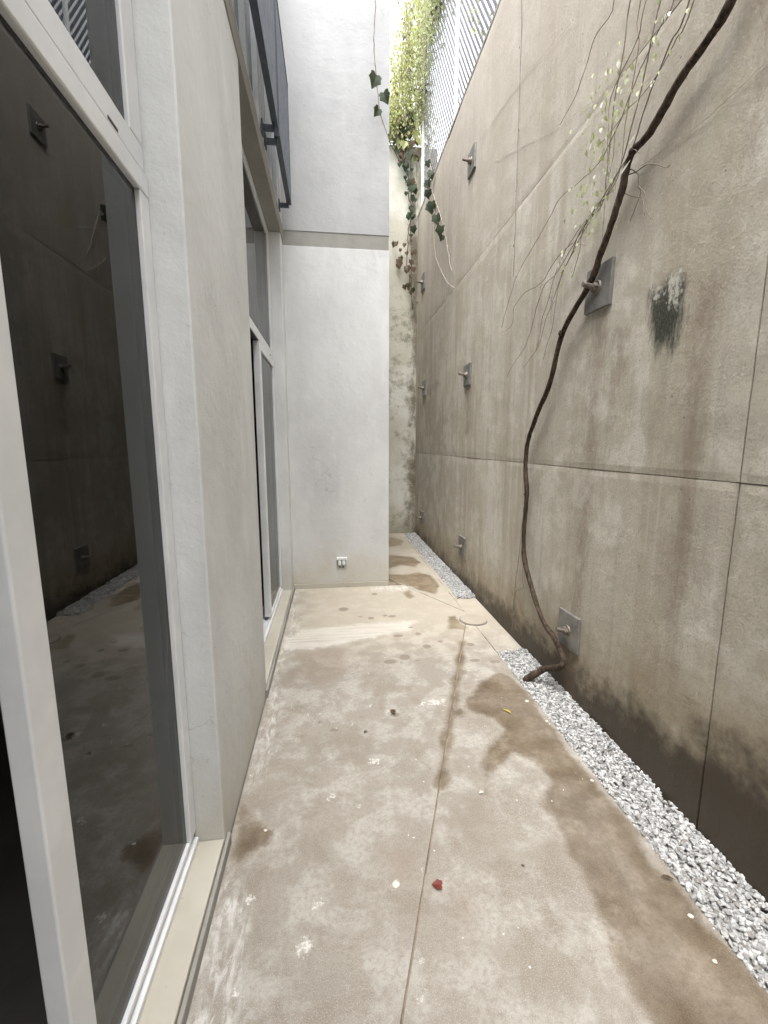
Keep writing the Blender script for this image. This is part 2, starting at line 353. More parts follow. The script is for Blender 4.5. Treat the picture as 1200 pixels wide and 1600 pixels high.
# ------------------------------------------------------------------ measured outlines (metres)
TRUNK= [(1.345, 1.53, 2.959), (1.345, 1.616, 2.913), (1.345, 1.74, 2.874), (1.345, 1.882, 2.791), (1.345, 1.982, 2.779), (1.345, 2.022, 2.736), (1.345, 2.046, 2.649), (1.345, 2.119, 2.519), (1.345, 2.183, 2.427), (1.345, 2.252, 2.329), (1.345, 2.502, 2.14), (1.345, 2.62, 1.871), (1.345, 2.762, 1.707), (1.345, 2.881, 1.522), (1.345, 2.901, 1.341), (1.345, 2.86, 1.16), (1.345, 2.873, 0.917), (1.345, 2.85, 0.713), (1.345, 2.709, 0.529), (1.345, 2.544, 0.376), (1.345, 2.38, 0.32), (1.345, 2.274, 0.259)]
STR={
  'a' : [(1.33, 1.766, 3.222), (1.33, 1.828, 3.16), (1.33, 1.959, 3.071), (1.33, 2.102, 2.932), (1.33, 2.226, 2.87), (1.33, 2.414, 2.879), (1.33, 2.573, 2.899), (1.33, 2.678, 2.863), (1.33, 2.808, 2.811), (1.33, 3.0, 2.75), (1.33, 3.156, 2.681), (1.33, 3.268, 2.579), (1.33, 3.364, 2.467), (1.33, 3.408, 2.399)] ,
  'b' : [(1.33, 1.864, 3.309), (1.33, 1.922, 3.137), (1.33, 1.982, 2.943), (1.33, 2.067, 2.765), (1.33, 2.177, 2.688), (1.33, 2.29, 2.64), (1.33, 2.407, 2.567), (1.33, 2.511, 2.499), (1.33, 2.6, 2.401), (1.33, 2.711, 2.269), (1.33, 2.815, 2.119), (1.33, 3.008, 2.031)] ,
  'c' : [(1.33, 1.964, 3.399), (1.33, 1.97, 3.15), (1.33, 2.015, 2.94), (1.33, 2.031, 2.732), (1.33, 2.102, 2.677), (1.33, 2.252, 2.652), (1.33, 2.436, 2.595), (1.33, 2.562, 2.511), (1.33, 2.644, 2.379), (1.33, 2.72, 2.271), (1.33, 2.743, 2.182), (1.33, 2.795, 2.103)] ,
  'd' : [(1.33, 1.69, 3.154), (1.33, 1.795, 3.036), (1.33, 1.9, 2.911), (1.33, 1.982, 2.781), (1.33, 2.108, 2.721), (1.33, 2.306, 2.632), (1.33, 2.464, 2.557), (1.33, 2.597, 2.496), (1.33, 2.736, 2.483), (1.33, 2.827, 2.378), (1.33, 2.903, 2.24), (1.33, 2.992, 2.156), (1.33, 3.177, 2.073), (1.33, 3.264, 2.004)] ,
  'e' : [(1.33, 2.052, 3.477), (1.33, 2.09, 3.293), (1.33, 2.139, 3.074), (1.33, 2.153, 2.815), (1.33, 2.184, 2.663), (1.33, 2.28, 2.65), (1.33, 2.364, 2.621), (1.33, 2.448, 2.535), (1.33, 2.535, 2.467), (1.33, 2.578, 2.341), (1.33, 2.608, 2.205), (1.33, 2.667, 2.107), (1.33, 2.708, 2.031)] ,
  'f' : [(1.33, 2.122, 3.54), (1.33, 2.169, 3.458), (1.33, 2.3, 3.461), (1.33, 2.37, 3.376), (1.33, 2.449, 3.317), (1.33, 2.527, 3.294), (1.33, 2.606, 3.283)] ,
  'g' : [(1.33, 1.64, 3.09), (1.33, 1.728, 3.004), (1.33, 1.8, 2.953), (1.33, 1.896, 2.931), (1.33, 2.003, 2.944), (1.33, 2.134, 2.925), (1.33, 2.262, 2.948)] ,
  'h' : [(1.33, 1.92, 3.337), (1.33, 1.976, 3.203), (1.33, 2.132, 3.096), (1.33, 2.139, 2.969), (1.33, 2.129, 2.773), (1.33, 2.127, 2.606), (1.33, 2.126, 2.478), (1.33, 2.156, 2.433)] ,
  'i' : [(1.33, 2.436, 2.595), (1.33, 2.594, 2.592), (1.33, 2.782, 2.514), (1.33, 3.015, 2.537), (1.33, 3.137, 2.513), (1.33, 3.211, 2.483), (1.33, 3.223, 2.384), (1.33, 3.328, 2.365), (1.33, 3.457, 2.373)] ,
  'j' : [(1.33, 2.25, 2.636), (1.33, 2.298, 2.568), (1.33, 2.308, 2.51), (1.33, 2.34, 2.428), (1.33, 2.366, 2.39)] ,
}
TW={
  'k' : [(1.365, 2.052, 2.72), (1.365, 1.986, 2.701), (1.365, 1.916, 2.687), (1.365, 1.856, 2.655), (1.365, 1.797, 2.61), (1.365, 1.774, 2.61)] ,
  'l' : [(1.365, 2.023, 2.73), (1.365, 1.967, 2.68), (1.365, 1.96, 2.626), (1.365, 1.943, 2.591), (1.365, 1.977, 2.536), (1.365, 1.999, 2.506)] ,
  'm' : [(1.365, 1.961, 2.631), (1.365, 1.912, 2.568), (1.365, 1.885, 2.504), (1.365, 1.855, 2.447)] ,
  'n' : [(1.365, 2.082, 2.668), (1.365, 1.986, 2.603), (1.365, 1.927, 2.557), (1.365, 1.894, 2.483)] ,
  'o' : [(1.365, 2.901, 1.142), (1.365, 2.939, 1.021), (1.365, 2.966, 0.779), (1.365, 3.005, 0.524), (1.365, 3.033, 0.363), (1.365, 3.037, 0.076)] ,
  'p' : [(1.365, 2.939, 1.021), (1.365, 2.897, 0.557), (1.365, 2.877, 0.476)] ,
  'q' : [(1.365, 2.877, 0.476), (1.365, 3.002, 0.399), (1.365, 3.034, 0.26), (1.365, 3.035, 0.051)] ,
}
PV= [(0.444, 4.3, 5.439), (0.444, 4.3, 5.254), (0.426, 4.3, 4.968), (0.442, 4.3, 4.728), (0.47, 4.3, 4.459), (0.504, 4.3, 4.337), (0.585, 4.3, 4.16)]
PVL= [(0.424, 4.29, 4.632), (0.492, 4.29, 4.504), (0.446, 4.29, 4.376)]
FI= [(1.025, 7.12, 6.001), (1.103, 7.12, 5.862), (1.152, 7.12, 5.712), (1.212, 7.12, 5.543), (1.253, 7.12, 5.354), (1.235, 7.12, 5.229), (1.276, 7.12, 5.064), (1.257, 7.12, 4.884), (1.22, 7.12, 4.657), (1.212, 7.12, 4.383), (1.255, 7.12, 4.108), (1.287, 7.12, 3.876), (1.31, 7.12, 3.66)]
RI= [(1.36, 6.234, 5.174), (1.36, 6.068, 4.93), (1.36, 6.294, 4.938), (1.36, 6.244, 4.787), (1.36, 6.039, 4.539), (1.36, 5.74, 4.247), (1.36, 5.529, 4.008)]
RS1= [(1.37, 6.187, 4.958), (1.37, 6.098, 4.759), (1.37, 5.832, 4.474), (1.37, 5.515, 4.108), (1.37, 5.314, 3.812), (1.37, 5.184, 3.588), (1.37, 5.061, 3.408)]
RS2= [(1.37, 6.074, 4.442), (1.37, 5.981, 4.17), (1.37, 5.854, 3.888), (1.37, 5.533, 3.58), (1.37, 5.161, 3.321), (1.37, 4.837, 3.153)]
POLY={
  'wet' : [(1.085, 2.582), (0.917, 2.482), (0.822, 2.349), (0.722, 2.23), (0.785, 2.156), (0.862, 2.111), (0.9, 2.008), (0.751, 1.891), (0.686, 1.754), (0.636, 1.615), (0.696, 1.733), (0.792, 1.762), (0.863, 1.855), (0.953, 1.764), (0.947, 1.64), (0.857, 1.534), (0.876, 1.378), (0.829, 1.308), (0.859, 1.24), (0.85, 1.13), (0.832, 1.079), (0.857, 1.017), (0.799, 0.997), (0.796, 0.942), (0.795, 0.879), (0.803, 0.825), (0.755, 0.716), (1.19, 0.663), (1.175, 0.848), (1.16, 0.947), (1.149, 1.06), (1.175, 1.145), (1.127, 1.227), (1.161, 1.366), (1.164, 1.618), (1.147, 1.784), (1.15, 2.06), (1.163, 2.208), (1.174, 2.341), (1.151, 2.477)] ,
  'w2' : [(-0.405, 1.682), (-0.334, 1.609), (-0.259, 1.525), (-0.269, 1.471), (-0.32, 1.451), (-0.366, 1.418), (-0.395, 1.447), (-0.398, 1.571)] ,
  'w3' : [(.58,4.85),(.8,4.82),(1.0,4.9),(1.13,4.75),(1.12,4.35),(1.02,4.12),(.9,4.25),(.76,4.45),(.58,4.7)] ,
  'w4' : [(.6,5.6),(.8,5.75),(1.05,5.6),(1.12,5.35),(1.0,5.1),(.85,5.25),(.7,5.12),(.6,5.2)] ,
  'w5' : [(.75,6.8),(.95,6.9),(1.1,6.6),(1.02,6.3),(.85,6.25),(.78,6.4)] ,
  'w6' : [(0.674, 4.193), (0.782, 4.279), (0.793, 4.083), (0.735, 4.017)] ,
  'w7' : [(0.996, 3.549), (1.067, 3.555), (1.061, 3.414), (1.093, 3.304), (1.057, 3.258), (0.939, 3.297)] ,
  'w8' : [(0.641, 2.209), (0.718, 2.243), (0.749, 2.184), (0.692, 2.132), (0.635, 2.15)] ,
  'w9' : [(0.964, 3.024), (0.993, 3.02), (0.755, 2.391), (0.677, 2.204), (0.575, 1.946), (0.504, 1.776), (0.461, 1.683), (0.45, 1.685), (0.508, 1.817), (0.589, 2.019), (0.671, 2.236), (0.764, 2.463)] ,
  'br' : [(-0.413, 3.244), (-0.277, 3.405), (0.198, 3.477), (0.696, 3.485), (0.606, 3.299), (0.18, 3.173), (-0.16, 3.053), (-0.348, 3.075)] ,
  'dk1' : [(0.121, 1.411), (0.17, 1.418), (0.291, 1.404), (0.326, 1.455), (0.316, 1.349), (0.252, 1.262), (0.203, 1.235), (0.179, 1.305)] ,
  'dk2' : [(-0.25, 3.013), (0.078, 3.076), (0.108, 2.699), (-0.1, 2.566), (-0.247, 2.66)] ,
  'dk3' : [(0.367, 1.226), (0.457, 1.226), (0.448, 1.135), (0.37, 1.088), (0.345, 1.147)] ,
}
SPOT= [(0.381, 2.805, 0.049), (0.49, 2.857, 0.041), (0.572, 2.8, 0.022), (0.685, 3.004, 0.033), (0.507, 3.607, 0.039), (0.446, 3.629, 0.023), (0.498, 3.215, 0.04), (0.084, 3.825, 0.047), (0.224, 3.627, 0.022), (0.317, 3.587, 0.028), (0.628, 3.36, 0.026), (0.807, 3.075, 0.02), (0.877, 3.147, 0.02), (0.662, 3.231, 0.026), (0.974, 2.752, 0.036), (1.021, 2.995, 0.029), (1.106, 2.718, 0.036), (0.838, 2.611, 0.034), (0.329, 2.204, 0.029), (0.157, 2.081, 0.01), (0.455, 2.213, 0.011), (0.406, 4.206, 0.032), (0.662, 1.271, 0.007), (0.745, 1.207, 0.007), (-0.014, 2.117, 0.027), (-0.09, 2.192, 0.014)]
WHT= [(-0.105, 1.115, 0.025), (-0.03, 1.671, 0.019), (0.191, 1.263, 0.013), (-0.299, 1.274, 0.015), (-0.076, 1.237, 0.015), (-0.28, 1.022, 0.012), (0.572, 2.298, 0.034), (0.501, 2.288, 0.022), (0.194, 2.306, 0.011), (0.628, 2.305, 0.019), (0.084, 1.606, 0.011), (0.626, 1.62, 0.011), (0.283, 1.304, 0.007), (0.286, 2.233, 0.018), (0.083, 2.16, 0.014), (0.234, 1.045, 0.009), (0.221, 0.955, 0.011), (-0.022, 1.916, 0.009), (0.176, 1.857, 0.024)]
# ------------------------------------------------------------------ setting: ground and paving
XR, XL, XF = 1.39, -.42, -.515         # face of the retaining wall, of the house, of its window frames
YE = 7.2                                # end of the passage
o = obj('ground', ([(-150, -150, -.14), (150, -150, -.14), (150, 150, -.14), (-150, 150, -.14)], [(0, 1, 2, 3)]), MAT['soil']); tag(o, kind='structure')
bm = bmesh.new()
bmesh.ops.create_grid(bm, x_segments=40, y_segments=60, size=1)
for v in bm.verts:
    x = 1.62 + (v.co.x + 1) * 40; y = 2 + v.co.y * 90
    v.co = (x, y, 4.86 + .10 * noise.noise(Vector((x * .4, y * .4, 0))))
o = obj('terrain', bm, MAT['turf']); tag(o, kind='structure')

J1 = ((1.03, 3.187), (.154, .903)); J2 = ((.618, 4.672), (1.172, 3.648))     # joints in the paving
def clip(bm, a, b, keep_left, gap):
    d = Vector((b[0]-a[0], b[1]-a[1], 0)).normalized(); n = Vector((-d.y, d.x, 0))     # left normal
    if not keep_left: n = -n
    co = Vector((a[0], a[1], 0)) + n * gap
    bmesh.ops.bisect_plane(bm, geom=bm.verts[:] + bm.edges[:] + bm.faces[:], plane_co=co, plane_no=n, clear_inner=True, dist=1e-6)

paving = empty('paving'); tag(paving, kind='structure')
def slab(x0, x1, y0, y1, cuts, name='slab', step=.016):
    bm = bmesh.new(); nx = max(2, int((x1-x0)/step)); ny = max(2, int((y1-y0)/step))
    vs_ = [[bm.verts.new((x0+(x1-x0)*i/nx, y0+(y1-y0)*j/ny, 0)) for i in range(nx+1)] for j in range(ny+1)]
    for j in range(ny):
        for i in range(nx): bm.faces.new((vs_[j][i], vs_[j][i+1], vs_[j+1][i+1], vs_[j+1][i]))
    for a, b, kl, g in cuts: clip(bm, a, b, kl, g)
    for v in bm.verts:
        p = v.co
        if abs(p.x - x1) < 1e-5 and x1 > 1.15 and x1 < 1.3:      # ragged cast edge beside the gravel
            p.x += .012 * noise.noise(Vector((0, p.y * 5, 1))) + .006 * noise.noise(Vector((3, p.y * 22, 1)))
        p.z = .003 * noise.noise(Vector((p.x * 2, p.y * 2, 0)))
    be = [e for e in bm.edges if e.is_boundary]
    r = bmesh.ops.extrude_edge_only(bm, edges=be)
    for v in [g for g in r['geom'] if isinstance(g, bmesh.types.BMVert)]: v.co.z -= .06
    o = obj(name, bm, MAT['floor'], paving); c = coords(o); px, py = c[:, 0].astype(float), c[:, 1].astype(float)
    wet = np.full(px.shape, -1.0)
    for k, pl in POLY.items():
        if k.startswith('w'): wet = np.maximum(wet, poly_sd(px, py, pl))
    (ax, ay), (bx, by) = J1; tt = np.clip(((px-ax)*(bx-ax) + (py-ay)*(by-ay)) / ((bx-ax)**2 + (by-ay)**2), .07, .655)
    wet = np.maximum(wet, .028 + .006*np.sin(py*23) - np.hypot(px-ax-(bx-ax)*tt, py-ay-(by-ay)*tt))
    set_attr(o, 'wet', wet); set_attr(o, 'brush', poly_sd(px, py, POLY['br']))
    dk = np.full(px.shape, -1.0)
    for k in ('dk1', 'dk2', 'dk3'): dk = np.maximum(dk, poly_sd(px, py, POLY[k]))
    set_attr(o, 'dark', dk)
    for nm, L in (('spot', SPOT), ('white', WHT)):
        s = np.full(px.shape, -1.0)
        for i, (a, b, rr) in enumerate(L):
            q = 1.6 if nm == 'spot' else 1.0
            s = np.maximum(s, rr - np.hypot(px-a, (py-b) * (1 if i % 2 else q)))
        set_attr(o, nm, s)
    # chalky band along the sill and wall foot, and by the house corner
    e = .085 - np.abs(px + .375 + .03*np.sin(py*5)) - np.where((py > .6) & (py < 1.5), 0, .03)
    e = np.maximum(e, np.where(py > 4.0, np.where(px > .38, .10, .0) - np.abs(py - 4.36) - .25*np.clip(px-.68, 0, 9), -1))
    set_attr(o, 'edge', np.where(px < .9, e, -1) - .25*np.exp(-((py-1.54)/.13)**2)*(px < .1))
    set_attr(o, 'far', np.minimum((py - 2.9), (px + .5)*1.5) - np.clip(py-4.9, 0, 1))  # mask for the painted far-end brightening
    return o
GE = 1.172
slab(-.415, GE, -3, 4.45, [(J1[0], J1[1], False, .0035), (J2[0], J2[1], False, .004)])
slab(-.415, GE, -3, 3.42, [(J1[0], J1[1], True, .0035)])
slab(.3, GE, 3.4, YE, [(J2[0], J2[1], True, .004)])
bm = bmesh.new()                                           # cast block round the drain cover, between the two gravel beds
o = slab(GE + .003, XR - .004, 2.86, 3.96, [])
slab(GE + .003, GE + .033, 3.965, YE, [])
o = obj('joint_filler', B(-.41, GE - .03, -3, YE, -.1, -.012), MAT['screed'], paving)
tag(paving, 'stained concrete paving of the passage')

cov = empty('drain_cover', (1.19, 3.44, 0)); tag(cov, 'round cement drain cover in the paving beside the gravel', 'cover')
def disc(cx, cy, r0, r1, z0, z1, n=40):
    bm = bmesh.new(); rr = []
    for r_, z_ in ((r0, z0), (r0, z1), (r1, z1), (r1, z0)):
        rr.append([bm.verts.new((cx + r_*math.cos(2*math.pi*i/n), cy + r_*math.sin(2*math.pi*i/n), z_)) for i in range(n)])
    for a in range(3 if r0 == 0 else 4):
        A, C = rr[a], rr[(a+1) % 4]
        for i in range(n): bm.faces.new((A[i], A[(i+1) % n], C[(i+1) % n], C[i]))
    return bm
obj('ring', disc(1.19, 3.44, .112, .119, -.03, .005), MAT['joint'], cov)
bm = bmesh.new(); vs_ = [bm.verts.new((1.19 + .111*math.cos(2*math.pi*i/40), 3.44 + .111*math.sin(2*math.pi*i/40), .009)) for i in range(40)]
f = bm.faces.new(vs_); r = bmesh.ops.extrude_face_region(bm, geom=[f])
for v in [g for g in r['geom'] if isinstance(g, bmesh.types.BMVert)]: v.co.z -= .03
obj('lid', bm, MAT['cover'], cov)

# ------------------------------------------------------------------ retaining wall: cast panels with open joints
wall = empty('retaining_wall', (XR, 2, 0)); tag(wall, 'tall stained concrete retaining wall with cast panels along the passage', 'wall')
obj('wall_core', B(XR + .012, XR + .3, -3.05, YE + .02, -.14, 4.93), MAT['joint'], wall)
ZS = [-.1, 1.37, 3.22, 4.96]; YS = [-3.05, 1.33, 3.37, 5.4, YE]
GAP = {1.33: .0034, 3.37: .0013, 5.4: .0007, -3.05: 0, YE: 0}; GZ = {1.37: .0018, 3.22: .0024, -.1: 0, 4.96: 0}
MOSS = [(1.865, 2.15), (1.82, 2.165), (1.70, 2.19), (1.655, 2.13), (1.645, 1.99), (1.67, 1.90), (1.70, 1.86), (1.74, 1.90), (1.78, 1.88), (1.825, 1.93), (1.85, 2.03)]
EFF = [[(1.77, 2.19), (1.68, 2.20), (1.685, 2.10), (1.70, 2.03), (1.735, 2.05), (1.75, 2.12)], [(1.84, 2.17), (1.79, 2.18), (1.80, 2.10), (1.83, 2.11)],
       [(1.945, 1.68), (1.92, 1.69), (1.905, 1.60), (1.93, 1.57)], [(1.92, 1.50), (1.905, 1.50), (1.905, 1.43), (1.918, 1.43)],
       [(2.08, 2.02), (2.04, 2.05), (2.03, 1.93), (2.07, 1.87), (2.10, 1.95)]]
STK = [[(2.26, 2.2), (2.17, 2.2), (2.19, .6), (2.27, .5)], [(1.60, 2.1), (1.52, 2.1), (1.50, .9), (1.58, .8)], [(2.06, 2.05), (1.98, 2.03), (2.02, 1.75), (2.06, 1.6)],
       [(2.33, .3), (2.20, .3), (2.18, -.1), (2.36, -.1)], [(4.47, 2.1), (4.36, 2.1), (4.38, 1.6), (4.44, 1.6)], [(1.46, 3.1), (1.40, 3.1), (1.42, 2.5), (1.45, 2.4)], [(6.3, 2.28), (5.6, 2.33), (5.6, 2.26), (6.3, 2.2)]]
for zi in range(3):
    for yi in range(4):
        y0, y1 = YS[yi] + GAP[YS[yi]], YS[yi+1] - GAP[YS[yi+1]]; z0, z1 = ZS[zi] + GZ[ZS[zi]], ZS[zi+1] - GZ[ZS[zi+1]]
        st = .03 if y1 < 3.5 else .06
        ny, nz = int((y1-y0)/st), int((z1-z0)/st); bm = bmesh.new()
        g = [[None]*(ny+1) for _ in range(nz+1)]
        for j in range(nz+1):
            for i in range(ny+1):
                y, z = y0+(y1-y0)*i/ny, z0+(z1-z0)*j/nz
                edge = (i in (0, ny)) or (j in (0, nz))
                x = XR + .004*noise.noise(Vector((zi*3.1 + yi, y*1.3, z*1.3))) + .0015*noise.noise(Vector((5, y*9, z*9))) + (.002 if edge else 0)
                g[j][i] = bm.verts.new((x, y, z))
        for j in range(nz):
            for i in range(ny): bm.faces.new((g[j][i], g[j+1][i], g[j+1][i+1], g[j][i+1]))
        r = bmesh.ops.extrude_edge_only(bm, edges=[e for e in bm.edges if e.is_boundary])
        for v in [q for q in r['geom'] if isinstance(q, bmesh.types.BMVert)]: v.co.x += .03
        o = obj('panel', bm, MAT['rwall'], wall, smooth=False); c = coords(o).astype(float); py, pz = c[:, 1], c[:, 2]
        hgt = np.interp(py, [-3, .8, 1.33, 1.7, 2.1, 2.4, 3, 4, 5.5, 7.2], [.55, .55, .42, .32, .22, .26, .22, .17, .12, .10])
        set_attr(o, 'damp', hgt - pz)
        set_attr(o, 'moss', poly_sd(py, pz, MOSS))
        e = np.full(py.shape, -1.0)
        for q in EFF: e = np.maximum(e, poly_sd(py, pz, q))
        set_attr(o, 'fade', np.where(pz < 2.1, .075 - np.abs(py - 1.735 - .02*np.sin(pz*9)), -1) - np.clip(1.95 - pz, 0, 1)*.12)
        set_attr(o, 'efflo', e); s = np.full(py.shape, -1.0)
        for q in STK: s = np.maximum(s, poly_sd(py, pz, q))
        set_attr(o, 'streak', s)
obj('coping', B(XR - .004, XR + .30, -3.05, YE + .02, 4.963, 4.995, .006), MAT['band'], wall)

# ------------------------------------------------------------------ anchor plates bolted to the wall
def anchor(y, z, s, label, rot=0, rod=.06):
    t = empty('anchor_plate', (XR, y, z)); tag(t, label, 'anchor plate', 'anchor plates on the retaining wall')
    bm = bmesh.new(); box(bm, -.012, .0075, -s, s, -s, s, .002)
    bmesh.ops.rotate(bm, cent=(0, 0, 0), matrix=Matrix.Rotation(rot, 3, 'X'), verts=bm.verts)
    bmesh.ops.translate(bm, vec=(XR - .006, y, z), verts=bm.verts); obj('plate', bm, MAT['steel'], t)
    def cyl(nm, r, x0, x1, n, m, dz=0, r2=None):
        bm = bmesh.new(); r2 = r2 or r
        A = [bm.verts.new((XR + x0, y + r*math.cos(2*math.pi*i/n), z + r*math.sin(2*math.pi*i/n))) for i in range(n)]
        C = [bm.verts.new((XR + x1, y + r2*math.cos(2*math.pi*i/n), z + dz + r2*math.sin(2*math.pi*i/n))) for i in range(n)]
        for i in range(n): bm.faces.new((A[i], A[(i+1) % n], C[(i+1) % n], C[i]))
        bm.faces.new(A); bm.faces.new(C); obj(nm, bm, m, t)
    cyl('washer', .034, -.0175, -.026, 18, MAT['rust'], 0, .030); cyl('nut', .024, -.025, -.047, 6, MAT['rust']); cyl('rod', .0125, -.03, -.04 - rod, 12, MAT['rust'], .012)
anchor(2.228, 2.30, .108, 'grey anchor plate behind the woody vine, beside the black moss stain', .03, .06)
anchor(2.285, .41, .106, 'grey anchor plate low on the wall beside the vine base', -.04, .05)
anchor(4.42, 2.20, .105, 'grey anchor plate at mid height, second nearest of its row', .0)
anchor(4.43, .41, .112, 'pale anchor plate low on the wall beyond the drain cover', .0)
anchor(4.47, 4.18, .105, 'anchor plate high on the wall just under the mesh fence, nearer one', .0)
anchor(6.52, 2.33, .11, 'anchor plate at mid height near the mossy end wall', .0)
anchor(6.55, .37, .11, 'anchor plate low on the wall near the mossy end wall', .0)
anchor(6.7, 3.86, .11, 'anchor plate beside the withered ivy in the far corner', .0)

# ------------------------------------------------------------------ end wall
ew = empty('end_wall', (.9, YE, 0)); tag(ew, 'mossy whitish plastered wall closing the far end of the passage', 'wall')
bm = bmesh.new(); nx, nz = 30, 120; g = []
for j in range(nz+1):
    g.append([bm.verts.new((-.8 + (XR+.008+.8)*i/nx, YE - .0 + .012*noise.noise(Vector((i*.35, j*.18, 2))), -.1 + 6.05*j/nz)) for i in range(nx+1)])
for j in range(nz):
    for i in range(nx): bm.faces.new((g[j][i], g[j][i+1], g[j+1][i+1], g[j+1][i]))
obj('plaster_face', bm, MAT['far'], ew, True)
obj('masonry_core', B(-.8, XR + .3, YE + .03, YE + .3, -.1, 5.96), MAT['far'], ew)

# ------------------------------------------------------------------ house on the left
house = empty('house', (-.6, 2, 0)); tag(house, 'pale grey rendered house with white framed doors facing the passage', 'house')
P = lambda nm, m, *a, **k: obj(nm, B(*a, **k), MAT[m], house)
HB = -.64
def face_wall(nm, m, x0, x1, y0, y1, z0, z1, ax, bev=.006):
    # a wall block whose visible arrises are slightly softened
    return obj(nm, B(x0, x1, y0, y1, z0, z1, bev), MAT[m], house)
face_wall('pier', 'pier', HB, XL, 1.46, 2.5, -.1, 3.365, 'x')
face_wall('pier', 'pier', HB, XL, 4.25, 4.47, -.1, 3.365, 'x')
P('slab_edge', 'band', HB, XL + .006, -3, 4.462, 3.367, 3.49, bev=.004)
P('upper_wall', 'pillar', HB, XL - .002, -3, 2.42, 3.492, 5.75, bev=.004)
P('upper_wall', 'pillar', HB, XL - .002, 4.28, 4.47, 3.492, 5.75, bev=.004)
P('upper_wall', 'pillar', HB, XL - .002, 2.422, 4.278, 5.4, 5.75, bev=.004)
P('wall_block', 'pillar', HB, .585, 4.46, YE - .05, .052, 3.345, bev=.003)
P('recessed_band', 'band', HB, .58, 4.4645, YE - .06, 3.34, 3.48)
P('wall_block', 'upper', HB, .585, 4.46, YE - .05, 3.475, 5.75, bev=.003)  # upper block wears the render with shade painted in
P('skirting', 'sill', HB, .583, 4.452, YE - .052, -.05, .05, bev=.004)
P('sill', 'sill', HB, XL - .001, -1.4, 1.458, -.05, .06, bev=.004)
P('sill', 'sill', HB, XL - .001, 2.502, 4.248, -.05, .06, bev=.004)
P('sill_edge', 'band', XL + .0005, XL + .014, -1.4, 1.5, -.05, .045, bev=.003)
P('sill_edge', 'band', XL + .0005, XL + .014, 2.46, 4.45, -.05, .05, bev=.003)
P('pier', 'pier', HB, XL, -3, -1.4, -.1, 3.365)
P('back_wall', 'pier', -.42, 1.7, -3.3, -3.02, -.1, 5.2)
# dark room behind the glass
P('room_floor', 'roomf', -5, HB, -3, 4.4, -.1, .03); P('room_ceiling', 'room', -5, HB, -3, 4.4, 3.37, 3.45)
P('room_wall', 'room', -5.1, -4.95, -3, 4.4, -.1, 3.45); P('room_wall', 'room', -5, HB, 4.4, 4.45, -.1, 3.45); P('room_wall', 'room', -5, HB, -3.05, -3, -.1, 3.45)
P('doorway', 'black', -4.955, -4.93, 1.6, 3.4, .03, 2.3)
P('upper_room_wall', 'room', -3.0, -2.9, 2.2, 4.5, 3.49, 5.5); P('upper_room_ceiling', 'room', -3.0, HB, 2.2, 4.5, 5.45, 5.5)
P('roof_slab', 'band', -5, XL - .01, -3, YE - .05, 5.755, 5.86)

def glazed(name, y0, y1, ys, label, dp=.043):
    """sliding door y0..y1 whose leaf stands at the far side from the stile at ys; fixed light over the transom"""
    w = empty(name, (XF, (y0+y1)/2, .06), parent=house); w.matrix_parent_inverse = WM(house).inverted(); w['label'] = label
    q = lambda nm, m, *a, **k: obj(nm, B(*a, **k), MAT[m], w)
    zt, zl, zh = 2.205, 2.262, 3.362; xb = XF - dp; ye = y1 - .002
    # leaf
    q('stile', 'pvc', xb, XF, ys, ys + .073, .115, zl - .002, bev=.004)
    q('stile', 'pvc', xb, XF - .001, ye - .058, ye, .115, zt, bev=.003)
    q('top_rail', 'pvc', xb + .002, XF + .001, ys + .074, ye, zt, zl, bev=.004)
    q('bottom_rail', 'pvc', xb, XF - .004, ys + .074, ye - .0585, .098, .118, bev=.003)
    q('gasket', 'rubber', xb + .002, XF - .016, ys + .0735, ye - .05, .108, zt + .004)
    gl = obj('pane', B(XF - .026, XF - .0145, ys + .079, ye - .064, .124, zt - .006), MAT['glass'], w)
    # threshold track and outer jamb/head
    q('track', 'pvc', xb - .03, XF + .006, y0, ye, .0605, .082, bev=.003)
    q('track_lip', 'pvc', XF - .02, XF - .012, y0, ye, .083, .099)
    q('jamb', 'pvc', xb - .03, XF - .012, y0, y0 + .05, .083, zl - .003, bev=.003)
    q('rear_track', 'pvc', xb - .028, xb - .004, y0 + .05, ys, .083, .098)
    q('groove', 'rubber', xb, XF - .009, y0 + .001, ye - .001, zl - .0015, zl + .0085)
    # transom and fixed light
    q('transom', 'pvc', xb, XF - .006, y0, ye, zl + .009, zl + .078, bev=.004)
    q('light_jamb', 'pvc', xb, XF - .006, ye - .078, ye, zl + .0785, zh, bev=.004)
    q('light_jamb', 'pvc', xb, XF - .006, y0, y0 + .05, zl + .0785, zh, bev=.004)
    q('light_head', 'pvc', xb, XF - .006, y0 + .051, ye - .0785, zh - .05, zh, bev=.004)
    q('gasket', 'rubber', xb + .002, XF - .019, y0 + .045, ye - .073, zl + .07, zh - .045)
    obj('pane', B(XF - .030, XF - .0175, y0 + .056, ye - .084, zl + .084, zh - .056), MAT['glass'], w)
    q('weep_slot', 'rubber', XF - .0065, XF - .0045, ye - .21, ye - .16, zl + .016, zl + .023)
    return w
